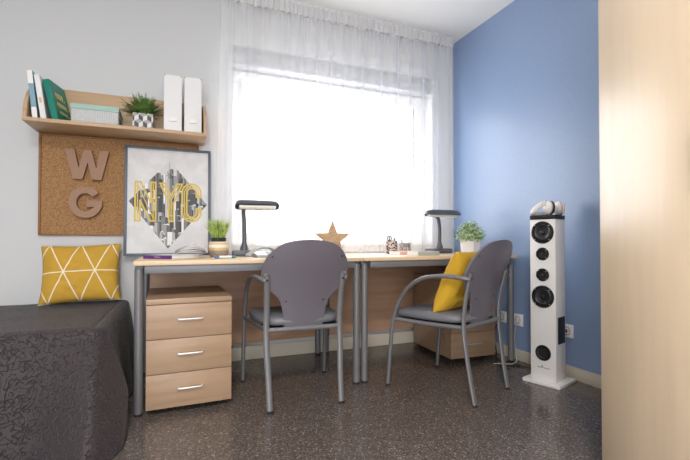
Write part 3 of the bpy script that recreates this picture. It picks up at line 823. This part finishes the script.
lamp((.425, 2.65, ZD), math.radians(-4), 'dark grey desk lamp beside the telephone, its pale tube visible', [(-.030,.0,.06),(-.030,.0,.13),(-.032,-.002,.22),(-.036,-.015,.275),(-.034,-.045,.300)], .270, math.radians(-24), .078)
lamp((1.895, 2.70, ZD), math.radians(-3), 'dark grey desk lamp in front of the blue wall corner', [(-.0,.015,.06),(-.0,.015,.11),(-.003,.010,.19),(-.018,.0,.255),(-.045,-.015,.285)], .30, math.radians(-6), .045)
# the second lamp's head is centred on its stem end through its own geometry

# ------------------------------------------------------------------ desk plants
t = thing('grass_pot', 'round beige banded pot of tufted grass on the desk beside the poster', 'potted plant', (.235, 2.60, ZD))
B().lathe([(0,0),(.046,0),(.052,.006),(.058,.03),(.0585,.07),(.057,.088),(.052,.090),(.050,.082),(0,.082)]).obj('pot', 'banded', t)
B().lathe([(0,.083),(.040,.083),(.046,.112),(.042,.114),(.038,.108),(0,.108)]).obj('inner_pot', 'soil', t)
b = B()
for k in range(420):
    a = rnd.uniform(0, 2*PI); r = rnd.uniform(0, .032); e = rnd.uniform(1.1, 1.52); L = rnd.uniform(.08, .148)
    d = Vector((math.cos(a)*math.cos(e), math.sin(a)*math.cos(e), math.sin(e))); s_ = Vector((-math.sin(a+k), math.cos(a+k), 0))*.0016
    p = Vector((math.cos(a)*r, math.sin(a)*r, .105)); q = p+d*L*.55; z = q+(d+Vector((d.x,d.y,-.15))*.7).normalized()*L*.45
    b.face([p-s_, p+s_, q+s_*.8, z, q-s_*.8])
b.obj('grass_blades', 'grass', t, smooth=False, weld=False)
t = thing('succulent_pot', 'white faceted pot with a bushy green plant at the desk corner', 'potted plant', (2.015, 2.50, ZD))
b = B(); rs = [(.066,0),(.074,.108),(.069,.108),(.066,.095)]
for (r0, za), (r1, zb) in zip(rs, rs[1:]):
    for j in range(6):
        A = [Vector((r*math.cos(2*PI*q/6+.2), r*math.sin(2*PI*q/6+.2), z)) for r, z, q in ((r0,za,j),(r0,za,j+1),(r1,zb,j+1),(r1,zb,j))]
        b.face(A)
b.face([Vector((.066*math.cos(2*PI*q/6+.2), .066*math.sin(2*PI*q/6+.2), 0)) for q in range(6)]); b.face([Vector((.066*math.cos(2*PI*q/6+.2), .066*math.sin(2*PI*q/6+.2), .095)) for q in range(6)])
b.obj('pot', 'white', t, smooth=False)
b = B()
for k in range(330):
    a = rnd.uniform(0, 2*PI); e = rnd.uniform(.0, 1.5); L = rnd.uniform(.06, .095)+.045*math.sin(e); d = Vector((math.cos(a)*math.cos(e), math.sin(a)*math.cos(e), math.sin(e)))
    p0 = Vector((0,0,.095)); s_ = Vector((-math.sin(a), math.cos(a), 0)).normalized(); n_ = s_.cross(d)
    b.face([p0, p0+s_*.002, p0+d*L])
    for q in range(3, 9):
        c_ = p0+d*L*q/8; ang_ = q*2.1+k; o_ = (s_*math.cos(ang_)+n_*math.sin(ang_)); tdir = (o_+d*.8).normalized()*.021; sd_ = tdir.cross(d).normalized()*.0055
        b.face([c_, c_+tdir*.5+sd_, c_+tdir, c_+tdir*.5-sd_])
b.obj('leaves', 'sage', t, smooth=False, weld=False)

# ------------------------------------------------------------------ star
t = []
Ro, Ri = .130, .054
pts = []
for k in range(10):
    a = PI/2 + k*PI/5; r = Ro if k % 2 == 0 else Ri; pts.append((r*math.cos(a), r*math.sin(a)))
o = B().prism(pts, (0,0,0), (1,0,0), (0,0,1), (0,1,0), .03).obj('wooden_star', 'star', smooth=False)
o.location = (1.006, 2.70, ZD+Ro*math.cos(PI/5)+.0005); o.rotation_euler = (0, math.radians(0), math.radians(-8))
tag(o, 'five-pointed pale wooden star standing on the desk', 'star')

# ------------------------------------------------------------------ cups and contents
def cup(name, c, r, h, mtl, label):
    o = B().lathe([(0,0),(r,0),(r,h),(r-.003,h),(r-.003,.004),(0,.004)], (0,0,0), 28).obj(name, mtl); o.location = c
    tag(o, label, 'cup', 'patterned pencil cups on the desk'); return o
cup('pencil_cup', (1.445, 2.66, ZD), .040, .096, 'cup', 'tall black-blotched pencil cup holding dark-handled tools')
cup('pencil_cup', (1.590, 2.72, ZD), .043, .080, 'cup2', 'short grey-dotted pencil cup behind the flat books')
t = thing('scissors', 'black-handled scissors standing in the tall blotched cup', 'scissors', (1.432, 2.66, ZD+.006), rot=(0, math.radians(-4), .3))
for sx in (-1, 1):
    B().bx(sx*.004-.004, sx*.004+.004, sx*.0012-.001, sx*.0012+.001, 0, .092).obj('blade', 'chrome', t, smooth=False)
    B().tube([(sx*.011+.010*math.cos(a), sx*.001, .107+.015*math.sin(a)) for a in [2*PI*k/16 for k in range(16)]], .0035, n=8, closed=True).obj('handle', 'black', t)
o = B().cyl((1.462, 2.664, ZD+.006), (1.474, 2.672, ZD+.114), .0055, 12).obj('marker_pen', 'black'); tag(o, 'dark marker pen leaning in the tall blotched cup', 'pen')
o = B().cyl((1.590, 2.72, ZD+.006), (1.562, 2.725, ZD+.105), .0032, 10).obj('pencil', 'rail'); tag(o, 'thin grey pencil leaning in the short dotted cup', 'pencil')

# ------------------------------------------------------------------ books on the desks
def flat_book(name, c, w, d, h, rz, cover, label, group=None, spine=None, pages='paper'):
    """lying book: spine along the -y side"""
    t = thing(name, label, 'book', c, rz, group); k = .0012
    b = B(); b.bx(-w/2, w/2, -d/2, d/2, 0, k); b.bx(-w/2, w/2, -d/2, d/2, h-k, h); b.obj('cover', cover, t, smooth=False, weld=False)
    B().bx(-w/2, w/2, -d/2-k, -d/2-.0001, 0, h).obj('spine', spine or cover, t, smooth=False)
    B().bx(-w/2+.002, w/2-.002, -d/2+.0002, d/2-.002, k+.0001, h-k-.0001).obj('pages', pages, t, smooth=False)
    return t
bk = flat_book('book', (-.020, 2.470, ZD), .19, .215, .019, math.radians(-42+0), 'whitecard', 'thick book with purple spine lying at the desk end', None, 'purple')
scribble('spine_lettering', bk, 7, .04, .005, 'whitecard', (0, -.1092, .0095), (1, 0, 0), .0004)
def magazine(c, rz, label, w, d, sheets, dark):
    t = thing('magazine', label, 'magazine', c, rz, 'open magazines on the purple-spined book')
    for k in range(sheets):
        rows = []
        for i in range(17):
            f = i/16; x = (f)*w; z = .003 + .004*k + .026*math.sin(f*PI*.9)*(.5+.28*k)
            rows.append([(x, -d/2+.003*k, z), (x, d/2, z)])
        rows2 = [[(a[0], a[1], a[2]-.0011) for a in r] for r in rows]
        B().grid(rows, rows2).obj('page', ('paper','darkphoto','paper','posterpaper')[k % 4], t, ang=60, weld=False)
    B().bx(-.010, w*.9, -d/2, d/2, 0, .0025).obj('back_cover', dark, t, smooth=False)
magazine((-.010, 2.52, ZD+.0195), math.radians(-6), 'open magazine with lifted pages on the purple-spined book', .165, .15, 4, 'posterpaper')
t = B(); t.box((0,0,.007), (.12,.17,.014), .002); o = t.obj('magazine', 'darkphoto'); o.location = (-.060, 2.74, ZD); o.rotation_euler = (0,0,math.radians(-30)); tag(o, 'closed dark-covered magazine at the foot of the poster', 'magazine')
# right desk books
bk = flat_book('book', (1.470, 2.52, ZD), .17, .13, .024, math.radians(6), 'pink', 'flat pale pink book lying next to the blotched cup', 'flat books beside the pencil cups', 'pink')
bk = flat_book('book', (1.520, 2.365, ZD), .175, .12, .027, math.radians(6), 'greybook', 'flat grey-green book with white pages near the desk edge', 'flat books beside the pencil cups')
o = B().box((0,0,.0006), (.30,.20,.0012)).obj('paper_sheet', 'paper', smooth=False); o.location = (1.22, 2.42, ZD); o.rotation_euler = (0,0,.1); tag(o, 'white sheet of paper lying on the desk before the cups', 'paper')

# ------------------------------------------------------------------ telephone
t = thing('telephone', 'pale grey telephone with curved handset behind the empty chair', 'telephone', (.460, 2.41, ZD), math.radians(6))
b = B(); b.prism([(-.06,0),(.08,0),(.08,.034),(-.06,.014)], (-.045,0,0), (0,1,0), (0,0,1), (1,0,0), .15); b.obj('phone_body', 'phone', t)
kb = B()
for i in range(4):
    for j in range(3): kb.box((.04+j*.022, -.035+i*.024, .0195+i*.0034), (.014,.012,.005), .001, rot=Matrix.Rotation(.142, 4, 'X'))
kb.obj('keypad', 'whitecard', t)
hs = spline([(-.105,-.075,.012),(-.092,-.070,.022),(-.062,-.050,.040),(-.02,-.02,.054),(.03,.005,.056),(.065,.022,.048),(.085,.032,.040)], 6)
B().tube(hs, .016, .009, side=(-.5,1,0), n=14, radii=[1.1,1.2,1.3,1.3,1.25,1.2,1.1,1.0,.95,.9]+[.88]*(len(hs)-19)+[.9,.95,1.0,1.1,1.2,1.25,1.3,1.25,1.1]).obj('handset', 'phone', t)
# pen on the desk
t = thing('highlighter_pen', 'white felt pen with blue cap and green end on the desk', 'pen', (.236, 2.345, ZD+.0075), math.radians(-6))
B().cyl((-.02,0,0), (.045,0,0), .007, 14).obj('pen_body', 'whitecard', t)
B().cyl((-.045,0,0), (-.0202,0,0), .0074, 14).obj('pen_cap', 'bluepen', t)
B().cyl((.0452,0,0), (.058,0,0), .0074, 14).obj('pen_band', 'bluepen', t)
B().cyl((.068,0,0), (.0582,0,0), .0074, 14).obj('pen_end', 'greenpen', t)

# ------------------------------------------------------------------ tower speaker
ex = Vector((.30, -.954, 0)).normalized()           # along the front face
rzs = math.atan2(ex.y, ex.x)
t = thing('tower_speaker', 'tall white tower speaker with black round drivers by the blue wall', 'speaker', (2.059, 1.842, 0), rzs)
# local: x along the front (to the right seen from the front), -y is the front
B().box((0,0,.010), (.218,.218,.020), .003).obj('base_plate', 'white', t)
hw = .0745
b = B(); b.box((0,-.0105,.4905), (2*hw,2*hw-.021,.9405), .004); b.obj('cabinet', 'white', t)
b = B(); b.box((0,-.0105,.9735), (2*hw+.002,2*hw-.019,.025), .003); b.obj('top_cap', 'black', t)
RX = Matrix.Rotation(PI/2, 4, 'X')
def driver(z, R, name='driver'):
    d = B().lathe([(R*.72,.0002),(R*.78,.007),(R*.95,.006),(R,.0002)], (0,-hw,z), 40, RX).obj(name, 'black', t)
    B().lathe([(R*.74,.0035),(R*.66,.006),(R*.58,.002),(R*.2,-.004*0+.0008),(R*.2,.0010),(R*.17,.005),(R*.08,.0075),(0,.008)], (0,-hw,z), 40, RX).obj('cone', 'cone', d)
    sc = B()
    for k in range(4): sc.lathe([(0,.0082),(.0025,.0082),(.003,.0062)], (R*.88*math.cos(PI/4+k*PI/2), -hw, z+R*.88*math.sin(PI/4+k*PI/2)), 8, RX)
    sc.obj('screw', 'chrome', d)
driver(.884, .066); driver(.758, .038); driver(.636, .038); driver(.508, .066)
d = B().lathe([(.030,.0002),(.030,.003),(.036,.006),(.044,.005),(.046,.0002)], (0,-hw,.180), 36, RX).obj('bass_port', 'black', t)
B().lathe([(0,.0005),(.0295,.0005)], (0,-hw,.180), 36, RX).obj('port_opening', 'rubber', d)
b = B(); b.box((hw+.0012, -.006, .315), (.0022, .092, .155), .0008); b.obj('side_panel', 'black', t)
M['dullred'] = mat('dull_red_print', (150,112,110), .5)
for (xa, xb, mt) in ((-.034, -.004, 'rail'), (.002, .040, 'dullred')):
    b = B(); x = xa
    while x < xb: b.bx(x, x+.0026, -hw-.0014, -hw-.0004, .092, .0965); x += .0038
    b.obj('maker_lettering', mt, t, smooth=False, weld=False)
B().prism([(-.005,0),(.005,0),(.001,.012),(-.001,.012)], (-.004,-hw-.0004,.0975), (1,0,0), (0,0,1), (0,-1,0), .001).obj('maker_emblem', 'rail', t, smooth=False)
# headphones
t = thing('headphones', 'white folding headphones resting on top of the tower speaker', 'headphones', (2.047, 1.838, .9870), rzs+math.radians(38)); t.scale = (1.15,)*3; t.location.z += .0008
for (cx, cy, ry) in ((-.002,-.022,.25), (.056,.018,.15)):
    R = Matrix.Translation((cx, cy, .037)) @ Matrix.Rotation(ry, 4, 'Z') @ Matrix.Rotation(PI/2, 4, 'Y')
    e = B().lathe([(0,-.017),(.018,-.0165),(.030,-.010),(.036,.0),(.034,.006),(0,.006)], (0,0,0), 28, R).obj('ear_cup', 'white', t)
    B().lathe([(.0345,.0062),(.0365,.008),(.0345,.010),(.02,.010)], (0,0,0), 28, R).obj('trim_ring', 'rose', e)
    B().lathe([(.034,.0102),(.036,.017),(.030,.024),(.018,.021),(.016,.012),(0,.011)], (0,0,0), 28, R).obj('ear_pad', 'whitecard' if cx > .02 else 'black', e)
B().tube(spline([(-.012,-.024,.064),(-.040,-.03,.050),(-.068,-.018,.026),(-.074,.012,.014),(-.050,.045,.010),(.0,.060,.012),(.045,.048,.03),(.058,.028,.062)], 6), .013, .005, side=(0,0,1), n=12).obj('headband', 'white', t)
t2 = B(); t2.box((0,0,.004), (.07,.05,.008), .003); 
t2.bm.free()

# ------------------------------------------------------------------ sockets and cables
def socket(y, z, label, plug=False, w=.082):
    t = thing('wall_socket', label, 'socket', (XR-.0005, y, z), group='white sockets on the blue wall')
    B().bx(-.010, 0, -w/2, w/2, -.041, .041, .003).obj('socket_plate', 'white', t)
    RY = Matrix.Rotation(-PI/2, 4, 'Y')
    B().lathe([(.024,.0102),(.026,.012),(.022,.0125),(.020,.0103)], (0,0,0), 28, RY).obj('socket_rim', 'boxgrey', t)
    b = B()
    for sy in (-1, 1): b.lathe([(0,.0110),(.003,.0110),(.003,.0102)], (0,sy*.0095,0), 10, RY)
    b.obj('pin_hole', 'rubber', t)
    if plug: B().box((-.020, .0, 0), (.018,.010,.022), .003).obj('plug', 'black', t)
socket(2.405, .278, 'white wall socket under the desk behind the chair')
socket(2.250, .280, 'white wall socket between desk end and speaker')
socket(1.855, .283, 'white wall socket with black plug behind the speaker', True)
def cable(name, pts, r, mtl, label):
    o = B().tube(spline(pts, 10), r, n=8).obj(name, mtl); tag(o, label, 'cable')
cable('power_cable', [(2.20,2.41,.262),(2.185,2.44,.15),(2.165,2.40,.03),(2.10,2.31,.005),(2.10,2.16,.005),(2.15,2.06,.005),(2.195,2.02,.005),(2.20,1.97,.02)], .0035, 'cabledark', 'black cable from the socket lying on the floor behind the speaker')
cable('coiled_cable', [(2.02,2.25,.0045),(2.06,2.14,.0045),(2.12,2.12,.0045),(2.13,2.18,.0045),(2.09,2.25,.0045),(2.02,2.20,.0045),(1.98,2.15,.0045),(2.01,2.10,.0045)], .003, 'rubber', 'dark looped cable on the floor beside the speaker base')
cable('data_cable', [(2.20,2.24,.262),(2.19,2.25,.14),(2.18,2.22,.02),(2.10,2.17,.010),(2.03,2.19,.0125),(1.98,2.22,.0105)], .003, 'cablewhite', 'white cable hanging from the socket to the floor')
cable('lamp_cable', [(.285,2.955,.05),(.27,2.90,.02),(.27,2.80,.004),(.30,2.86,.004),(.36,2.952,.11)], .004, 'cabledark', 'short black cable near the skirting beside the drawer pedestal')

# ------------------------------------------------------------------ wardrobe with its door ajar
t = thing('wardrobe', 'tall pale beech wardrobe with its door ajar', 'wardrobe', (1.30, .956, 0))
b = B(); bx0, bx1, by0, by1, hz = .022, .905, -.98, .0, 2.25
b.bx(bx0, bx1, by0, by0+.018, 0, hz); b.bx(bx0, bx1, by1-.018, by1, 0, hz); b.bx(bx1-.01, bx1, by0+.018, by1-.018, 0, hz); b.bx(bx0, bx1-.01, by0+.018, by1-.018, hz-.018, hz); b.bx(bx0, bx1-.01, by0+.018, by1-.018, .06, .078)
b.bx(bx0, bx1-.01, by0+.018, by1-.018, 1.1, 1.118)
b.obj('carcass', 'beech_z', t, smooth=False, weld=False)
def door_leaf(hinge, ang, L, name='door'):
    d = B().bx(0, .020, -L, 0, .01, hz-.005, .0015).obj(name, 'beech_z', t); d.location = hinge; d.rotation_euler = (0,0,ang)
    B().tube([(-.001,-L+.05,1.0),(-.028,-L+.05,1.01),(-.028,-L+.05,1.13),(-.001,-L+.05,1.14)], .005, n=10).obj('handle', 'chrome', d)
    return d
DA = math.radians(-24)
door_leaf((0, 0, 0), DA, .485)
door_leaf((0, -.979+.485, 0), 0, .485)

# ------------------------------------------------------------------ light, camera
W = bpy.data.worlds.new('overcast_sky'); S.world = W; W.use_nodes = True
bg = W.node_tree.nodes['Background']; bg.inputs[0].default_value = (.97, .985, 1, 1); bg.inputs[1].default_value = 6.0
pl = bpy.data.lights.new('window_portal', 'AREA'); pl.shape = 'RECTANGLE'; pl.size = WX1-WX0; pl.size_y = WZ1-WZ0
try: pl.cycles.is_portal = True
except Exception: pass
po = bpy.data.objects.new('window_portal', pl); C.objects.link(po); po.location = ((WX0+WX1)/2, YB+WD+.01, (WZ0+WZ1)/2); po.rotation_euler = (-PI/2, 0, 0)
p2 = bpy.data.lights.new('fill_window_portal', 'AREA'); p2.shape = 'RECTANGLE'; p2.size = FX1-FX0; p2.size_y = FZ1  # portal of the added glazed opening behind the camera
try: p2.cycles.is_portal = True
except Exception: pass
p2o = bpy.data.objects.new('fill_window_portal', p2); C.objects.link(p2o); p2o.location = ((FX0+FX1)/2, YF-.11, FZ1/2); p2o.rotation_euler = (PI/2, 0, 0)
cl = bpy.data.lights.new('added_lamp_fill', 'AREA'); cl.shape = 'DISK'; cl.size = .45; cl.energy = 60; cl.color = (1, .96, .91)  # fill source belonging to the added ceiling lamp
co = bpy.data.objects.new('added_lamp_fill', cl); C.objects.link(co); co.location = (-.3, -.5, ZC-.10)

cam = bpy.data.cameras.new('camera'); cam.sensor_width = 36; cam.lens = 415/690*36; cam.shift_y = 5.2/690; cam.clip_start = .02
o = bpy.data.objects.new('camera', cam); C.objects.link(o); o.location = (0, 0, .834); o.rotation_euler = (math.radians(90.8), 0, math.radians(-22.1)); S.camera = o
S.view_settings.view_transform = 'Standard'; S.view_settings.look = 'None'; S.view_settings.gamma = 1; S.view_settings.use_curve_mapping = False
S.view_settings.exposure = 0.42
S.cycles.use_denoising = True
S.cycles.max_bounces = 12; S.cycles.diffuse_bounces = 6; S.cycles.transparent_max_bounces = 16
S.cycles.sample_clamp_indirect = 8
